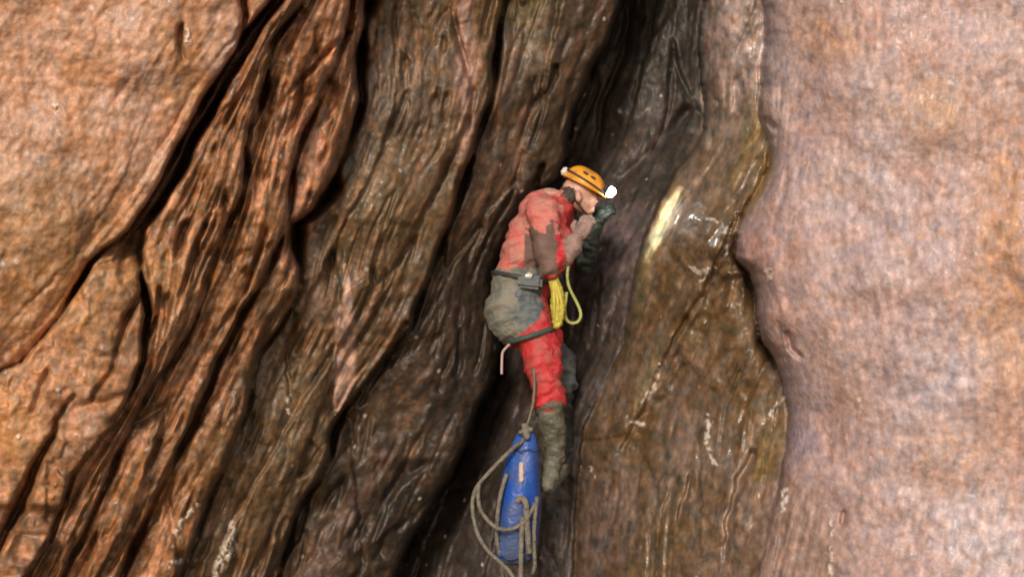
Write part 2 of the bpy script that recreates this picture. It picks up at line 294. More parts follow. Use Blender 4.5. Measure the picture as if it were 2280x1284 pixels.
for pl in PALE_GLINT:
    p = np.array(pl, float)
    i0, i1 = np.searchsorted(U, [p[:, 0].min() - 40, p[:, 0].max() + 40]); j0, j1 = np.searchsorted(V, [p[:, 1].min() - 40, p[:, 1].max() + 40])
    X = uu[j0:j1, i0:i1]; Yp = vv[j0:j1, i0:i1]
    X = X + 7 * fbm(X / 18, Yp / 18, 95, 2); Yp = Yp + 5 * fbm(X / 18 + 5, Yp / 18, 96, 2)
    for a, b in zip(p[:-1], p[1:]):
        ab = b[:2] - a[:2]; t = np.clip(((X - a[0]) * ab[0] + (Yp - a[1]) * ab[1]) / (ab @ ab), 0, 1)
        d = np.hypot(X - a[0] - t * ab[0], Yp - a[1] - t * ab[1]) / (a[2] + (b[2] - a[2]) * t)
        pale_glint[j0:j1, i0:i1] = np.maximum(pale_glint[j0:j1, i0:i1], 1 - sstep(.5, 1.3, d))
pale_glint = pale_glint * sstep(-.28, .12, fbm(uu / 11, vv / 13, 98, 2))
colr += (np.array((.66, .58, .49)) - colr) * (pale_glint * .7)[..., None]
Dp -= pale_glint * .012
wet = np.interp(R, [0, 1, 3, 5, 7, 8, 8.95, 9.0, 10], [.10, .14, .20, .24, .16, .10, .85, .14, .10]) * np.clip(.7 + .8 * fbm(uu / 90, vv / 120, 150, 3), .2, 1.2)

# ------------------------------------------------------------------ node helpers
def newmat(name):
    m = bpy.data.materials.new(name); m.use_nodes = True
    return m, m.node_tree, m.node_tree.nodes['Principled BSDF']
def rock_material():
    m, t, b = newmat('cave_rock'); N = t.nodes; L = t.links
    at = N.new('ShaderNodeAttribute'); at.attribute_name = 'rock_colour'
    fl = N.new('ShaderNodeAttribute'); fl.attribute_name = 'flow'
    we = N.new('ShaderNodeAttribute'); we.attribute_name = 'wet'
    tc = N.new('ShaderNodeTexCoord')
    n1 = N.new('ShaderNodeTexNoise'); n1.inputs['Scale'].default_value = 26; n1.inputs['Detail'].default_value = 4; n1.inputs['Roughness'].default_value = .6
    L.new(tc.outputs['Object'], n1.inputs['Vector'])
    n2 = N.new('ShaderNodeTexNoise'); n2.inputs['Scale'].default_value = 1.0; n2.inputs['Detail'].default_value = 4
    mp = N.new('ShaderNodeMapping'); mp.inputs['Scale'].default_value = (6, 1.5, 1)
    L.new(fl.outputs['Vector'], mp.inputs['Vector']); L.new(mp.outputs[0], n2.inputs['Vector'])
    r1 = N.new('ShaderNodeMapRange'); r1.inputs[1].default_value = .32; r1.inputs[2].default_value = .68; r1.inputs[3].default_value = .80; r1.inputs[4].default_value = 1.22
    L.new(n1.outputs[0], r1.inputs[0])
    r2 = N.new('ShaderNodeMapRange'); r2.inputs[1].default_value = .3; r2.inputs[2].default_value = .7; r2.inputs[3].default_value = .82; r2.inputs[4].default_value = 1.18
    L.new(n2.outputs[0], r2.inputs[0])
    mu = N.new('ShaderNodeMath'); mu.operation = 'MULTIPLY'; L.new(r1.outputs[0], mu.inputs[0]); L.new(r2.outputs[0], mu.inputs[1])
    mx = N.new('ShaderNodeMix'); mx.data_type = 'RGBA'; mx.blend_type = 'MULTIPLY'; mx.inputs[0].default_value = 1
    L.new(at.outputs['Color'], mx.inputs[6]); L.new(mu.outputs[0], mx.inputs[7])
    vo = N.new('ShaderNodeTexVoronoi'); vo.inputs['Scale'].default_value = 17; L.new(tc.outputs['Object'], vo.inputs['Vector'])
    sp = N.new('ShaderNodeSeparateColor'); L.new(vo.outputs['Color'], sp.inputs[0])
    ra = N.new('ShaderNodeMapRange'); ra.inputs[1].default_value = .28; ra.inputs[2].default_value = .12; L.new(vo.outputs['Distance'], ra.inputs[0])
    rc = N.new('ShaderNodeMath'); rc.operation = 'GREATER_THAN'; rc.inputs[1].default_value = .965; L.new(sp.outputs[0], rc.inputs[0])
    r3 = N.new('ShaderNodeMath'); r3.operation = 'MULTIPLY'; L.new(ra.outputs[0], r3.inputs[0]); L.new(rc.outputs[0], r3.inputs[1])
    r4 = N.new('ShaderNodeMath'); r4.operation = 'MULTIPLY'; r4.inputs[1].default_value = .55; L.new(r3.outputs[0], r4.inputs[0]); r3 = r4
    # rusty and pale blobs
    n5_ = N.new('ShaderNodeTexNoise'); n5_.inputs['Scale'].default_value = 12; n5_.inputs['Detail'].default_value = 5; n5_.inputs['Roughness'].default_value = .7; L.new(tc.outputs['Object'], n5_.inputs['Vector'])
    cr = N.new('ShaderNodeValToRGB'); cr.color_ramp.elements[0].position = .33; cr.color_ramp.elements[0].color = (.76, .77, .80, 1); cr.color_ramp.elements[1].position = .68; cr.color_ramp.elements[1].color = (1.0, .84, .68, 1)
    e_ = cr.color_ramp.elements.new(.5); e_.color = (1.12, 1.08, 1.08, 1); L.new(n5_.outputs[0], cr.inputs[0])
    my = N.new('ShaderNodeMix'); my.data_type = 'RGBA'; my.blend_type = 'MULTIPLY'; my.inputs[0].default_value = .75
    L.new(mx.outputs[2], my.inputs[6]); L.new(cr.outputs[0], my.inputs[7]); mx = my
    m2 = N.new('ShaderNodeMix'); m2.data_type = 'RGBA'; m2.inputs[7].default_value = (.66, .55, .46, 1)  # sparse pale specks, wet glints painted into the colour
    L.new(r3.outputs[0], m2.inputs[0]); L.new(mx.outputs[2], m2.inputs[6])
    L.new(m2.outputs[2], b.inputs['Base Color'])
    ro = N.new('ShaderNodeMapRange'); ro.inputs[3].default_value = .62; ro.inputs[4].default_value = .20
    L.new(we.outputs['Fac'], ro.inputs[0]); L.new(ro.outputs[0], b.inputs['Roughness'])
    cw = N.new('ShaderNodeMath'); cw.operation = 'MULTIPLY'; cw.inputs[1].default_value = .9; cw.use_clamp = True; L.new(we.outputs['Fac'], cw.inputs[0]); L.new(cw.outputs[0], b.inputs['Coat Weight'])
    b.inputs['Coat Roughness'].default_value = .10; b.inputs['Coat IOR'].default_value = 1.36
    b1 = N.new('ShaderNodeBump'); b1.inputs['Strength'].default_value = .28; b1.inputs['Distance'].default_value = .02
    n3 = N.new('ShaderNodeTexNoise'); n3.inputs['Scale'].default_value = 38; n3.inputs['Detail'].default_value = 3; L.new(tc.outputs['Object'], n3.inputs['Vector'])
    ad = N.new('ShaderNodeMath'); ad.operation = 'MULTIPLY_ADD'; L.new(n2.outputs[0], ad.inputs[0]); ad.inputs[1].default_value = .45; L.new(n3.outputs[0], ad.inputs[2])
    L.new(ad.outputs[0], b1.inputs['Height']); L.new(b1.outputs[0], b.inputs['Normal'])
    return m
ROCK = rock_material()
k_ = (CD + Dp) / CD / PPM
PX = (uu - 1140) * k_; PZ = (642 - vv) * k_
co_all = np.stack([PX, Dp, PZ], -1).reshape(-1, 3).astype(np.float32)
colA = np.concatenate([np.clip(colr, 0, 1), np.ones((nv, nu, 1))], -1).reshape(-1, 4).astype(np.float32)
flA = np.stack([Sw / 100, T / 100, np.zeros_like(S)], -1).reshape(-1, 3).astype(np.float32)
weA = wet.reshape(-1).astype(np.float32)
idx = np.arange(nv * nu).reshape(nv, nu)
q = np.stack([idx[:-1, :-1], idx[1:, :-1], idx[1:, 1:], idx[:-1, 1:]], -1).reshape(-1, 4)
qreg = reg[:-1, :-1].reshape(-1)
def rock(name, regs, label):
    f = q[np.isin(qreg, regs)]
    used, inv = np.unique(f, return_inverse=True); inv = inv.reshape(-1)
    me = bpy.data.meshes.new(name); me.vertices.add(len(used)); me.vertices.foreach_set('co', co_all[used].reshape(-1))
    nf = len(f); me.loops.add(nf * 4); me.loops.foreach_set('vertex_index', inv.astype(np.int32))
    me.polygons.add(nf); me.polygons.foreach_set('loop_start', np.arange(0, nf * 4, 4, dtype=np.int32))
    me.polygons.foreach_set('use_smooth', np.ones(nf, bool))
    me.update(calc_edges=True)
    a = me.attributes.new('rock_colour', 'FLOAT_COLOR', 'POINT'); a.data.foreach_set('color', colA[used].reshape(-1))
    a = me.attributes.new('flow', 'FLOAT_VECTOR', 'POINT'); a.data.foreach_set('vector', flA[used].reshape(-1))
    a = me.attributes.new('wet', 'FLOAT', 'POINT'); a.data.foreach_set('value', weA[used])
    me.materials.append(ROCK)
    o = bpy.data.objects.new(name, me); C.objects.link(o); o['kind'] = 'structure'; o['label'] = label
    return o
rock('granite_face', [0], 'pale pink and ochre rock face left of the wide black crack')
rock('rock_slabs', [1, 2, 3, 4], 'orange brown flaked rock slabs leaning between the black cracks')
rock('brown_rock_wall', [5, 6], 'dark brown ribbed rock wall behind the climber')
rock('cave_passage', [7], 'dark grey brown depth of the narrow passage')
rock('wet_rock_wall', [8], 'wet brown rock wall right of the passage with painted pale glints')
rock('pink_boulder', [9], 'broad pink and grey rock bulge filling the right side')

# ------------------------------------------------------------------ object helpers
def P(px, py, y=0.0):
    s = (CD + y) / CD / PPM
    return Vector(((px - 1140) * s, y, (642 - py) * s))
def cloth(name, c, rough=.8, dirt=(.2,.15,.11), amt=.5, scale=14, bump=.4, sheen=0):
    m, t, b = newmat(name); N = t.nodes; L = t.links
    tc = N.new('ShaderNodeTexCoord'); n = N.new('ShaderNodeTexNoise'); n.inputs['Scale'].default_value = scale; n.inputs['Detail'].default_value = 6
    L.new(tc.outputs['Object'], n.inputs['Vector'])
    r = N.new('ShaderNodeMapRange'); r.inputs[1].default_value = .42; r.inputs[2].default_value = .68; r.inputs[4].default_value = amt; L.new(n.outputs[0], r.inputs[0])
    x = N.new('ShaderNodeMix'); x.data_type = 'RGBA'; x.inputs[6].default_value = (*c, 1); x.inputs[7].default_value = (*dirt, 1)
    L.new(r.outputs[0], x.inputs[0]); L.new(x.outputs[2], b.inputs['Base Color']); b.inputs['Roughness'].default_value = rough
    n2 = N.new('ShaderNodeTexNoise'); n2.inputs['Scale'].default_value = 22; n2.inputs['Distortion'].default_value = 1.2; L.new(tc.outputs['Object'], n2.inputs['Vector'])
    bp = N.new('ShaderNodeBump'); bp.inputs['Strength'].default_value = bump; bp.inputs['Distance'].default_value = .03
    L.new(n2.outputs[0], bp.inputs['Height']); L.new(bp.outputs[0], b.inputs['Normal'])
    return m
M = dict(
 red=cloth('red_fabric', (.50,.03,.035), .65, (.30,.09,.07), .75, 11), pink=cloth('lit_red_fabric', (.56,.15,.125), .72, (.42,.21,.16), .95, 9),  # second cloth: red brightened by light on the shoulders, put into the colour
 seat=cloth('grey_fabric', (.21,.19,.15), .75, (.09,.115,.11), .9, 9), patch=cloth('brown_patch', (.13,.075,.06), .8, (.2,.12,.09), .6),
 gaiter=cloth('grey_rubber', (.10,.092,.065), .55, (.17,.155,.12), .7), glove=cloth('green_black_glove', (.012,.02,.016), .6, (.03,.04,.03), .4),
 hand=cloth('muddy_glove', (.30,.19,.16), .7, (.14,.1,.08), .7), skin=cloth('skin', (.60,.33,.25), .5, (.30,.16,.12), .75, 30, bump=.2),
 orange=cloth('orange_plastic', (.80,.33,.02), .35, (.36,.18,.07), .8, 16, bump=.12), strap=cloth('black_webbing', (.03,.03,.028), .7, (.07,.06,.05), .5),
 white=cloth('white_plastic', (.6,.55,.52), .4, (.4,.35,.3), .4), yellow=cloth('yellow_webbing', (.55,.46,.06), .6, (.35,.29,.08), .6, 30),
 ycord=cloth('pale_yellow_cord', (.42,.42,.14), .7, (.25,.24,.1), .6), blue=cloth('blue_tarpaulin', (.014,.075,.36), .45, (.07,.085,.13), .7, 7, .3),
 rope=cloth('muddy_rope', (.19,.165,.125), .8, (.10,.085,.065), .8, 34, .7), steel=cloth('dull_metal', (.45,.43,.4), .35, (.3,.28,.25), .4), green=cloth('green_webbing', (.03,.07,.055), .7, (.07,.09,.07), .5),
 bluedark=cloth('dark_blue_seam', (.012,.03,.14), .6, (.08,.075,.07), .7), slate=cloth('slate_fabric', (.085,.10,.115), .6, (.14,.14,.12), .7), tag=cloth('pale_tag', (.5,.38,.33), .6, (.35,.25,.22), .5), hair=cloth('brown_hair', (.05,.035,.025), .8))
M['steel'].node_tree.nodes['Principled BSDF'].inputs['Metallic'].default_value = .7
_t = M['blue'].node_tree; _m = [n for n in _t.nodes if n.type == 'MIX'][0]; _r = [n for n in _t.nodes if n.type == 'MAP_RANGE'][0]
_sx = _t.nodes.new('ShaderNodeSeparateXYZ'); _gc = _t.nodes.new('ShaderNodeNewGeometry'); _t.links.new(_gc.outputs['Position'], _sx.inputs[0])
_mr = _t.nodes.new('ShaderNodeMapRange'); _mr.inputs[1].default_value = -1.12; _mr.inputs[2].default_value = -1.5; _mr.inputs[4].default_value = .7; _t.links.new(_sx.outputs['Z'], _mr.inputs[0])
_ad = _t.nodes.new('ShaderNodeMath'); _ad.operation = 'ADD'; _ad.use_clamp = True; _t.links.new(_mr.outputs[0], _ad.inputs[0]); _t.links.new(_r.outputs[0], _ad.inputs[1]); _t.links.new(_ad.outputs[0], _m.inputs[0])
def link(name, me, mats, parent=None):
    for m_ in (mats if isinstance(mats, (list, tuple)) else [mats]): me.materials.append(m_)
    o = bpy.data.objects.new(name, me); C.objects.link(o); o.parent = parent
    return o
def sphere(bm, c, r, seg=16, sc=(1,1,1), rot=None):
    M_ = Matrix.Translation(c) @ (rot.to_matrix().to_4x4() if rot else Matrix()) @ Matrix.Diagonal((r*sc[0], r*sc[1], r*sc[2], 1))
    bmesh.ops.create_uvsphere(bm, u_segments=seg, v_segments=seg * 3 // 4, radius=1, matrix=M_)
def cap(bm, a, ra, b, rb, seg=16):
    sphere(bm, a, ra, seg); sphere(bm, b, rb, seg)
    d = b - a; L_ = d.length
    if L_ > 1e-5:
        M_ = Matrix.Translation((a + b) / 2) @ d.to_track_quat('Z', 'Y').to_matrix().to_4x4()
        bmesh.ops.create_cone(bm, cap_ends=True, segments=seg, radius1=ra, radius2=rb, depth=L_, matrix=M_)
def chain(bm, pts, seg=16):
    for (a, ra), (b, rb) in zip(pts[:-1], pts[1:]): cap(bm, a, ra, b, rb, seg)
def fused(name, build, mats, parent=None, voxel=.009, smooth=6, wrinkle=0, wscale=9, pick=None):
    """overlapping shapes fused to ONE continuous surface"""
    bm = bmesh.new(); build(bm); me = bpy.data.meshes.new(name); bm.to_mesh(me); bm.free()
    o = bpy.data.objects.new(name + '_tmp', me); C.objects.link(o)
    r = o.modifiers.new('r', 'REMESH'); r.mode = 'VOXEL'; r.voxel_size = voxel; r.use_smooth_shade = True
    s = o.modifiers.new('s', 'SMOOTH'); s.factor = .6; s.iterations = smooth
    dg = bpy.context.evaluated_depsgraph_get(); me2 = bpy.data.meshes.new_from_object(o.evaluated_get(dg)); me2.name = name
    bpy.data.objects.remove(o)
    n = len(me2.vertices); co = np.empty(n * 3, np.float32); me2.vertices.foreach_get('co', co); co = co.reshape(-1, 3)
    if wrinkle:
        no = np.empty(n * 3, np.float32); me2.vertices.foreach_get('normal', no); no = no.reshape(-1, 3)
        a_ = co[:, 0] * wscale + co[:, 1] * wscale * .7; b_ = co[:, 2] * wscale * 2.1 + co[:, 1] * wscale
        co = co + no * (wrinkle * fbm(a_, b_, 201, 3))[:, None]
        me2.vertices.foreach_set('co', co.reshape(-1).astype(np.float32))
    me2.polygons.foreach_set('use_smooth', np.ones(len(me2.polygons), bool))
    me2.materials.clear()
    o = link(name, me2, mats, parent)
    if pick:
        for p in me2.polygons: p.material_index = pick(p.center)
    me2.update()
    return o
def tube(name, pts, r, mat, parent=None, res=6, flat=1.0, closed=False):
    """smooth cord through points, meshed"""
    cu = bpy.data.curves.new(name, 'CURVE'); cu.dimensions = '3D'; cu.bevel_depth = r; cu.bevel_resolution = 3; cu.use_fill_caps = True; cu.resolution_u = res
    sp = cu.splines.new('NURBS'); sp.points.add(len(pts) - 1)
    for i, p in enumerate(pts): sp.points[i].co = (*p, 1)
    sp.use_endpoint_u = True; sp.order_u = 3; sp.use_cyclic_u = closed
    o = bpy.data.objects.new(name + '_tmp', cu); C.objects.link(o)
    dg = bpy.context.evaluated_depsgraph_get(); me = bpy.data.meshes.new_from_object(o.evaluated_get(dg)); bpy.data.objects.remove(o)
    me.name = name; me.materials.clear(); me.polygons.foreach_set('use_smooth', np.ones(len(me.polygons), bool))
    return link(name, me, mat, parent)
def thing(name, label, cat, loc=(0, 0, 0), group=None):
    o = bpy.data.objects.new(name, None); o.empty_display_size = .1; C.objects.link(o); o.location = loc
    o['label'] = label; o['category'] = cat
    if group: o['group'] = group
    return o
def tag(o, label, cat, group=None):
    o['label'] = label; o['category'] = cat
    if group: o['group'] = group
    return o
def prj(p):                                        # back to photo px, for picking cloth panels of the suit
    s = (CD + p[1]) / CD / PPM
    return p[0] / s + 1140, 642 - p[2] / s

# ------------------------------------------------------------------ the climber
person = thing('person', 'climber in muddy red overall and orange helmet braced up in the slot, lamp lit', 'person')
# joints
PEL = P(1158, 685, .02); WAI = P(1170, 610, .02); CHE = P(1200, 525, .02); SHC = P(1222, 462, .02)
nS = P(1205, 470, -.16); fS = P(1248, 478, .17); NECK = P(1252, 448, .0); HEAD = P(1290, 424, .0)
nE = P(1228, 592, -.26); nW = P(1286, 528, -.22); fE = P(1302, 588, .16); fW = P(1322, 512, .10)
nH = P(1180, 722, -.10); nK = P(1218, 862, -.15); nA = P(1238, 1028, -.06)
fH = P(1172, 718, .12); fK = P(1246, 805, .26); fA = P(1254, 965, .30)
def body(bm):
    chain(bm, [(PEL, .13), (WAI, .125), (CHE, .145), (SHC, .11), (NECK, .062), (P(1272, 436), .058)])
    chain(bm, [(SHC, .09), (nS, .06), (nE, .045), (nW, .032), (P(1296, 512, -.22), .03)])
    chain(bm, [(SHC, .09), (fS, .06), (fE, .045), (fW, .032), (P(1335, 490, .08), .03)])
    chain(bm, [(PEL, .12), (nH, .085), (nK, .05), (nA, .03)])
    chain(bm, [(PEL, .12), (fH, .085), (fK, .042), (P(1251, 940, .295), .02)])
    # head, looking right and a little down
    sphere(bm, P(1288, 426), .090, 24, (1.05, .84, 1.0)); sphere(bm, P(1300, 440), .075, 20, (1.0, .82, 1.05))
    cap(bm, P(1300, 458), .040, P(1312, 466), .030)                                  # jaw and chin
    cap(bm, P(1318, 436), .014, P(1326, 448), .013)                                  # nose
    cap(bm, P(1316, 459, -.012), .010, P(1316, 459, .012), .010)                     # lips
    for sy in (-1, 1):
        sphere(bm, P(1288, 437, sy * .082), .031, 14, (.62, .42, 1)); sphere(bm, P(1314, 432, sy * .03), .012, 12)
bd = fused('body', body, M['skin'], person, voxel=.006, smooth=3)
for sy in (-1, 1):
    bm = bmesh.new(); sphere(bm, P(1316.5, 433, sy * .031), .0115, 14); me = bpy.data.meshes.new('eye'); bm.to_mesh(me); bm.free(); link('eye', me, M['hair'], bd)
def hair(bm):
    sphere(bm, P(1279, 430), .086, 22, (.92, .87, .80)); cap(bm, P(1285, 436, -.070), .020, P(1287, 450, -.068), .010); cap(bm, P(1264, 440, -.03), .045, P(1262, 444, .03), .045)
fused('hair', hair, M['hair'], person, voxel=.006, smooth=2, wrinkle=.012, wscale=30)
# overall
def suit(bm):
    chain(bm, [(P(1150, 700, 0), .155), (P(1158, 640, .0), .160), (P(1172, 590, .01), .158), (P(1193, 530, .01), .168), (P(1212, 478, .01), .140), (P(1246, 456), .082)])
    sphere(bm, P(1146, 690, -.02), .175, 24, (.92, 1.0, 1.15))
    sphere(bm, P(1200, 470, -.04), .115, 20, (1.0, 1.1, .9))
    chain(bm, [(P(1212, 480, -.06), .11), (nS, .092), (P(1215, 530, -.21), .084), (nE, .076), (P(1262, 560, -.24), .060), (P(1280, 535, -.22), .048)])
    chain(bm, [(P(1235, 480, .08), .10), (fS, .085), (fE, .066), (P(1312, 550, .13), .056)])
    chain(bm, [(P(1166, 700, -.03), .15), (nH, .125), (P(1208, 790, -.13), .108), (nK, .088), (P(1221, 893, -.15), .086)])
    chain(bm, [(P(1166, 700, .03), .14), (fH, .12), (P(1215, 765, .20), .105), (fK, .088), (P(1256, 850, .27), .08)])
    cap(bm, P(1178, 560, -.02), .155, P(1232, 545, .0), .12)
def pick(c):
    x, y = prj(c)
    if c.y > .07 and x > 1278 and y < 640: return 4  # far sleeve: its shadow put in as dark cloth
    n_ = 8 * math.sin(c.z * 47) + 6 * math.sin(c.x * 61 + c.y * 30) + 4 * math.sin(c.z * 95 + c.x * 60)
    seat = y > 600 + n_ * .6 and y < 742 + n_ + (0 if x > 1150 else 60) and x < 1207 - max(0, y - 705) * 1.3 + n_ * .4
    if c.y > .10 and y > 760 and x > 1225: return 6
    if c.y < -.10 and x > 1256 + n_ * .4 and 470 < y < 600: return 5
    if seat and x > 1150 + n_ and 640 < y < 720: return 6
    if seat: return 2
    if c.y < -.12 and 505 + n_ < y < 612 and 1168 < x < 1238 - n_ * .5: return 3
    if y < 560 + n_ - (x - 1190) * .9 and x < 1245 + n_: return 1  # upper back and shoulders, lit tone of the red
    return 0
st = fused('overall', suit, [M['red'], M['pink'], M['seat'], M['patch'], M['glove'], M['hand'], M['slate']], person, voxel=.009, smooth=4, wrinkle=.030, wscale=8, pick=pick)
# boots with gaiters
def boot(n, K, A_, toe, heel, r0, mt='gaiter'):
    def b(bm):
        chain(bm, [(K, r0), (K.lerp(A_, .5), r0 * .93), (A_, r0 * .72)])
        cap(bm, heel, .046, toe, .040); cap(bm, A_, .058, toe, .043)
    o = fused(n, b, M[mt], person, voxel=.008, smooth=4, wrinkle=.020, wscale=10)
    bm = bmesh.new(); d = (toe - heel)
    dn = Vector((d.z, 0, -d.x)).normalized() * -.034
    if (heel + dn).x > (heel).x and False: dn = -dn
    chain(bm, [(heel + dn * 1.0, .026), (toe + dn * 1.0, .024)])
    me = bpy.data.meshes.new('sole'); bm.to_mesh(me); bm.free(); link('sole', me, M['strap'], o)
    return o
boot('boot', P(1223, 900, -.15), P(1237, 1010, -.08), P(1218, 1080, -.14), P(1246, 1042, -.03), .080)
boot('boot', P(1248, 862, .27), P(1252, 955, .30), P(1256, 1005, .18), P(1248, 975, .33), .068, 'strap')
# gloves: palm, four fingers of unequal length and a thumb on the side
def glove(name, wr, palm, fd, side, nrm, mat, curl, r=.0125):
    def b(bm):
        cap(bm, wr, .036, palm, .036); cap(bm, wr.lerp(palm, .5) - side * .018, .026, palm - side * .026, .022); cap(bm, wr.lerp(palm, .5) + side * .018, .026, palm + side * .026, .022)
        for i, L_ in enumerate((.072, .085, .078, .060)):
            a = palm + side * (-.033 + .022 * i) + fd * .012
            p1 = a + fd * L_ * .48; p2 = p1 + (fd * .75 + nrm * curl).normalized() * L_ * .32; p3 = p2 + (fd * .25 + nrm * (curl + .35)).normalized() * L_ * .28
            chain(bm, [(a, r * 1.12), (p1, r * 1.02), (p2, r * .95), (p3, r * .85)], 10)
        a = wr.lerp(palm, .45) - side * .034; p1 = a + (fd * .5 - side * .7).normalized() * .036; p2 = p1 + (fd * .8 - side * .2 + nrm * .5).normalized() * .032
        chain(bm, [(a, r * 1.25), (p1, r * 1.1), (p2, r)], 10)
    return fused(name, b, mat, person, voxel=.0045, smooth=3)
v = lambda *a: Vector(a).normalized()
glove('glove', P(1286, 530, -.22), P(1299, 510, -.22), v(.35, .1, .93), v(.75, -.45, -.4), v(.6, .7, -.1), M['hand'], .9)
def added_cuff(bm): chain(bm, [(P(1310, 560, .13), .050), (P(1318, 520, .11), .046), (P(1330, 497, .09), .042)])
fused('shaded_cuff', added_cuff, M['glove'], person, voxel=.008, wrinkle=.01)  # dark cuff added for the shaded far forearm
glove('glove', P(1328, 498, .09), P(1340, 478, .08), v(.62, .1, .6), v(.55, -.6, -.6), v(.5, .8, -.3), M['glove'], .8, .0135)
# helmet, tipped forward
hx = Matrix.Translation(P(1301, 413)) @ Matrix.Rotation(math.radians(33), 4, 'Y') @ Matrix.Diagonal((.88, .94, .92, 1))
def helmet():
    h = bpy.data.objects.new('helmet', None); C.objects.link(h); h.parent = person
    bm = bmesh.new(); n, m_ = 36, 12; rings = []
    for j in range(m_ + 1):
        ph = math.pi / 2 * j / m_; ring = []
        for i in range(n):
            th = 2 * math.pi * i / n; rr = math.cos(ph) ** .75
            rib_ = 1 + .035 * math.cos(3 * th + math.pi) * math.sin(ph * 2) 
            ring.append(bm.verts.new(hx @ Vector((.142 * rr * math.cos(th) * rib_ + .002, .112 * rr * math.sin(th) * rib_, .105 * math.sin(ph) * rib_ - .004 + .012 * math.cos(th) * (j == 0)))))
        rings.append(ring)
    for j in range(m_):
        for i in range(n): bm.faces.new((rings[j][i], rings[j][(i + 1) % n], rings[j + 1][(i + 1) % n], rings[j + 1][i]))
    me = bpy.data.meshes.new('shell'); bm.to_mesh(me); bm.free(); 
    for p in me.polygons: p.use_smooth = True
    o = link('shell', me, M['orange'], h); s = o.modifiers.new('s', 'SOLIDIFY'); s.thickness = .006
    # brim band
    pts = [hx @ Vector((.148 * math.cos(t_), .118 * math.sin(t_), -.004 + .012 * math.cos(t_))) for t_ in [i * 2 * math.pi / 28 for i in range(28)]]
    tube('brim', pts, .007, M['orange'], h, closed=True)
    # head strap of the lamp and vents
    pts = [hx @ Vector((.150 * math.cos(t_), .120 * math.sin(t_), .022)) * 1 for t_ in [i * 2 * math.pi / 28 for i in range(28)]]
    tube('lamp_strap', pts, .0055, M['strap'], h, closed=True)
    for dx in (-.035, .02):
        bm = bmesh.new(); sphere(bm, hx @ Vector((dx, -.096, .060)), 1, 12, (.018, .007, .008), hx.to_euler()); me = bpy.data.meshes.new('vent'); bm.to_mesh(me); bm.free(); link('vent', me, M['strap'], h)
    return h
hm = helmet()
# padding / battery box at the back
bm = bmesh.new(); bmesh.ops.create_cube(bm, size=1, matrix=hx @ Matrix.Translation((-.155, 0, .006)) @ Matrix.Diagonal((.035, .075, .05, 1)))
bmesh.ops.bevel(bm, geom=bm.edges[:], offset=.008, segments=3, affect='EDGES'); me = bpy.data.meshes.new('battery_box'); bm.to_mesh(me); bm.free(); link('battery_box', me, M['white'], hm)
tube('chin_strap', [P(1272, 420, -.085), P(1282, 445, -.085), P(1300, 470, -.05), P(1306, 476, 0)], .006, M['strap'], hm)
# headlamp: housing, glowing lens and its light
LP = hx @ Vector((.132, -.04, .048)); LD = (hx.to_3x3() @ Vector((1, -.30, .06))).normalized()
LM = Matrix.Translation(LP) @ LD.to_track_quat('Z', 'Y').to_matrix().to_4x4()
bm = bmesh.new(); bmesh.ops.create_cone(bm, cap_ends=True, segments=24, radius1=.026, radius2=.034, depth=.035, matrix=LM); bmesh.ops.bevel(bm, geom=bm.edges[:], offset=.003, segments=2, affect='EDGES')
me = bpy.data.meshes.new('headlamp'); bm.to_mesh(me); bm.free(); hl = link('headlamp', me, M['strap'], hm)
em, t_, b_ = newmat('lamp_glow'); b_.inputs['Emission Color'].default_value = (1, 1, .93, 1); b_.inputs['Emission Strength'].default_value = 90
bm = bmesh.new(); sphere(bm, LP + LD * .024, .030, 20, (1, 1, 1), LD.to_track_quat('Z', 'Y')); me = bpy.data.meshes.new('lamp_lens'); bm.to_mesh(me); bm.free(); link('lamp_lens', me, em, hl)
ll = bpy.data.lights.new('headlamp_light', 'SPOT'); ll.energy = 16; ll.spot_size = math.radians(95); ll.spot_blend = .8; ll.shadow_soft_size = .02; ll.color = (1, .95, .72)
lo = bpy.data.objects.new('headlamp_light', ll); C.objects.link(lo); lo.location = LP + LD * .05; lo.rotation_euler = (-v(.8, .25, -.42)).to_track_quat('Z', 'Y').to_euler()
# harness
hz = bpy.data.objects.new('harness', None); C.objects.link(hz); hz.parent = person
def ring(name, c, ax, rx, ry, r, mat, parent, a0=0, a1=360, n=26):
    q_ = ax.to_track_quat('Z', 'X'); pts = [c + q_ @ Vector((rx * math.cos(math.radians(a0 + (a1 - a0) * i / n)), ry * math.sin(math.radians(a0 + (a1 - a0) * i / n)), 0)) for i in range(n + (a1 - a0 < 360))]
    return tube(name, pts, r, mat, parent, closed=(a1 - a0 >= 360))
ring('waist_belt', P(1166, 618, .01), v(.16, .0, .95), .172, .175, .013, M['strap'], hz)
ring('leg_loop', P(1185, 745, -.11), v(-.30, 0, .95), .128, .125, .015, M['green'], hz)
ring('leg_loop', P(1180, 740, .13), v(-.5, .3, .95), .128, .125, .015, M['green'], hz)
bm = bmesh.new(); bmesh.ops.create_cube(bm, size=1, matrix=Matrix.Translation(P(1177, 613, -.215)) @ Matrix.Diagonal((.035, .02, .03, 1))); bmesh.ops.bevel(bm, geom=bm.edges[:], offset=.005, segments=2, affect='EDGES')
me = bpy.data.meshes.new('buckle'); bm.to_mesh(me); bm.free(); link('buckle', me, M['steel'], hz)
bm = bmesh.new(); bmesh.ops.create_cube(bm, size=1, matrix=Matrix.Translation(P(1180, 627, -.185)) @ Matrix.Rotation(.12, 4, 'Y') @ Matrix.Diagonal((.135, .06, .075, 1))); bmesh.ops.bevel(bm, geom=bm.edges[:], offset=.018, segments=4, affect='EDGES')
me = bpy.data.meshes.new('belt_pouch'); bm.to_mesh(me); bm.free(); link('belt_pouch', me, M['slate'], hz)
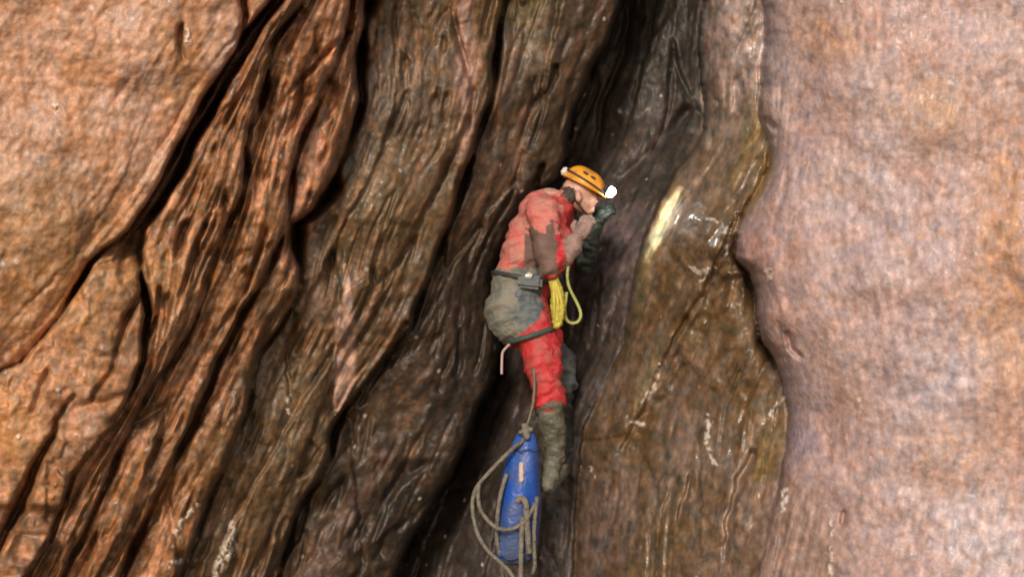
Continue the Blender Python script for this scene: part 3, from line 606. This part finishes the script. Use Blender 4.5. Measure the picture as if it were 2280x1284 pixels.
tube('gear_strap', [P(1150, 755, -.14), P(1120, 775, -.13), P(1117, 800, -.12), P(1117, 832, -.12)], .007, M['tag'], hz)

# ------------------------------------------------------------------ gear
pouch = thing('sling_bundle', 'bundle of yellow webbing hanging at the climber waist', 'sling', P(1228, 620, -.22))
def bund(bm): chain(bm, [(P(1232, 618, -.24), .028), (P(1240, 650, -.25), .036), (P(1243, 690, -.26), .044), (P(1241, 722, -.26), .026)], 14)
o = fused('webbing', bund, M['yellow'], None, voxel=.006, wrinkle=.015, wscale=22); o.parent = pouch; o.matrix_parent_inverse = Matrix.Translation(-pouch.location)
for i, dx in enumerate((-9, 0, 9)):
    o = tube('strand', [P(1231, 612, -.26), P(1238 + dx * .6, 640, -.285), P(1243 + dx, 680, -.305), P(1243 + dx, 715, -.28), P(1240, 728, -.25)], .009, M['yellow']); o.parent = pouch; o.matrix_parent_inverse = Matrix.Translation(-pouch.location)
cord = tube('cord_loop', [P(1290, 545, -.24), P(1268, 575, -.26), P(1262, 610, -.24), P(1266, 640, -.22), P(1282, 668, -.2), P(1296, 700, -.2), P(1286, 720, -.2), P(1262, 718, -.22), P(1256, 690, -.22), P(1262, 650, -.22)], .0085, M['ycord'])
tag(cord, 'thin pale yellow cord looping below the climber gloved hand', 'cord')
bag = thing('caving_bag', 'blue tapered caving bag hanging below the climber boot', 'bag', P(1170, 960, -.25))
def under(o, par): o.parent = par; o.matrix_parent_inverse = Matrix.Translation(-par.location); return o
BY = -.25
def bagmesh():
    axis = [(952, 1172, 14), (968, 1171, 22), (990, 1169, 31), (1020, 1166, 38), (1060, 1162, 45), (1100, 1158, 49), (1150, 1154, 51), (1200, 1150, 50), (1236, 1147, 47), (1252, 1146, 38), (1256, 1146, 10)]
    bm = bmesh.new(); n = 32; rings = []
    for y, x, r in axis:
        c = P(x, y, BY); rr = r / PPM * (CD + BY) / CD; ring_ = []
        for i in range(n):
            t = 2 * math.pi * i / n
            f = .94 + .07 * math.sin(3 * t + y * .023) + .045 * math.sin(5 * t - y * .06) + .03 * math.sin(9 * t + y * .11)
            ring_.append(bm.verts.new(c + Vector((rr * f * math.cos(t), rr * f * math.sin(t) * .92, 0))))
        rings.append(ring_)
    for a, b in zip(rings[:-1], rings[1:]):
        for i in range(n): bm.faces.new((a[i], a[(i + 1) % n], b[(i + 1) % n], b[i]))
    bm.faces.new(rings[-1]); bm.faces.new(rings[0][::-1])
    bmesh.ops.recalc_face_normals(bm, faces=bm.faces[:])
    me = bpy.data.meshes.new('bag_body'); bm.to_mesh(me); bm.free()
    for p in me.polygons: p.use_smooth = True
    o = link('bag_body', me, M['blue']); s = o.modifiers.new('s', 'SUBSURF'); s.levels = s.render_levels = 1; return under(o, bag)
bagmesh()
for y_, r_ in ((1000, 34), (1236, 45)):
    c_ = P(1168 if y_ < 1100 else 1147, y_, BY); rr_ = r_ / PPM * .97 * .975
    under(tube('seam', [c_ + Vector((rr_ * math.cos(a_ * .314), rr_ * .94 * math.sin(a_ * .314), .01 * math.sin(a_ * 2.1))) for a_ in range(20)], .006, M['bluedark'], closed=True), bag)
under(tube('side_strap', [P(1128, 1055, BY - .06), P(1116, 1090, BY - .09), P(1108, 1140, BY - .09), P(1104, 1200, BY - .08), P(1112, 1232, BY - .06)], .012, M['rope']), bag)
def fbag(y): return BY - (np.interp(y, [952, 1000, 1060, 1150, 1250], [20, 34, 45, 51, 42]) / PPM)
bm = bmesh.new(); cap(bm, P(1161, 1033, fbag(1033) + .012), .014, P(1161, 1068, fbag(1068) + .010), .014); me = bpy.data.meshes.new('label_patch'); bm.to_mesh(me); bm.free(); under(link('label_patch', me, M['tag']), bag)
under(fused('top_knot', lambda bm: (cap(bm, P(1168, 948, BY - .05), .022, P(1174, 972, BY - .07), .02), cap(bm, P(1160, 962, BY - .07), .016, P(1182, 955, BY - .05), .015)), M['rope'], None, voxel=.006, wrinkle=.01, wscale=25), bag)
under(tube('carrying_strap', [P(1150, 1115, fbag(1115) + .0), P(1162, 1105, fbag(1105) - .01), P(1172, 1120, fbag(1120) - .02), P(1172, 1160, fbag(1160) - .02), P(1178, 1230, fbag(1230) - .01)], .017, M['rope']), bag)
under(tube('haul_cord', [P(1187, 800, -.2), P(1192, 850, -.26), P(1186, 910, -.27), P(1172, 950, BY - .03)], .007, M['rope']), bag)
rp = tube('rope', [P(1175, 975, BY - .03), P(1150, 990, BY - .10), P(1118, 1020, BY - .12), P(1078, 1062, BY - .10), P(1056, 1090, BY - .1), P(1050, 1130, BY - .12), P(1062, 1190, BY - .12), P(1085, 1225, BY - .14), P(1115, 1252, BY - .16), P(1140, 1275, BY - .17), P(1150, 1310, BY - .18), P(1150, 1480, BY - .2)], .0112, M['rope'])
tag(rp, 'muddy grey rope curving widely out left of the blue bag', 'rope', 'ropes around the blue bag')
rp = tube('rope', [P(1066, 1075, BY - .14), P(1062, 1120, BY - .16), P(1078, 1150, BY - .17), P(1110, 1180, BY - .19), P(1150, 1176, fbag(1176) - .03), P(1180, 1150, fbag(1150) - .03), P(1190, 1120, fbag(1120) + .02)], .0112, M['rope'])
tag(rp, 'muddy rope strand crossing the front of the blue bag', 'rope', 'ropes around the blue bag')
rp = tube('rope', [P(1164, 1150, fbag(1150) - .03), P(1160, 1190, fbag(1190) - .03), P(1160, 1284, BY - .18), P(1158, 1500, BY - .18)], .0135, M['rope'])
tag(rp, 'muddy rope hanging straight down from the middle of the blue bag', 'rope', 'ropes around the blue bag')
rp = tube('rope', [P(1196, 1105, BY - .10), P(1190, 1150, fbag(1150) - .0), P(1189, 1220, fbag(1220) - .0), P(1192, 1262, BY - .1), P(1186, 1275, BY - .08)], .011, M['rope'])
tag(rp, 'short rope tail hanging on the right side of the blue bag', 'rope', 'ropes around the blue bag')
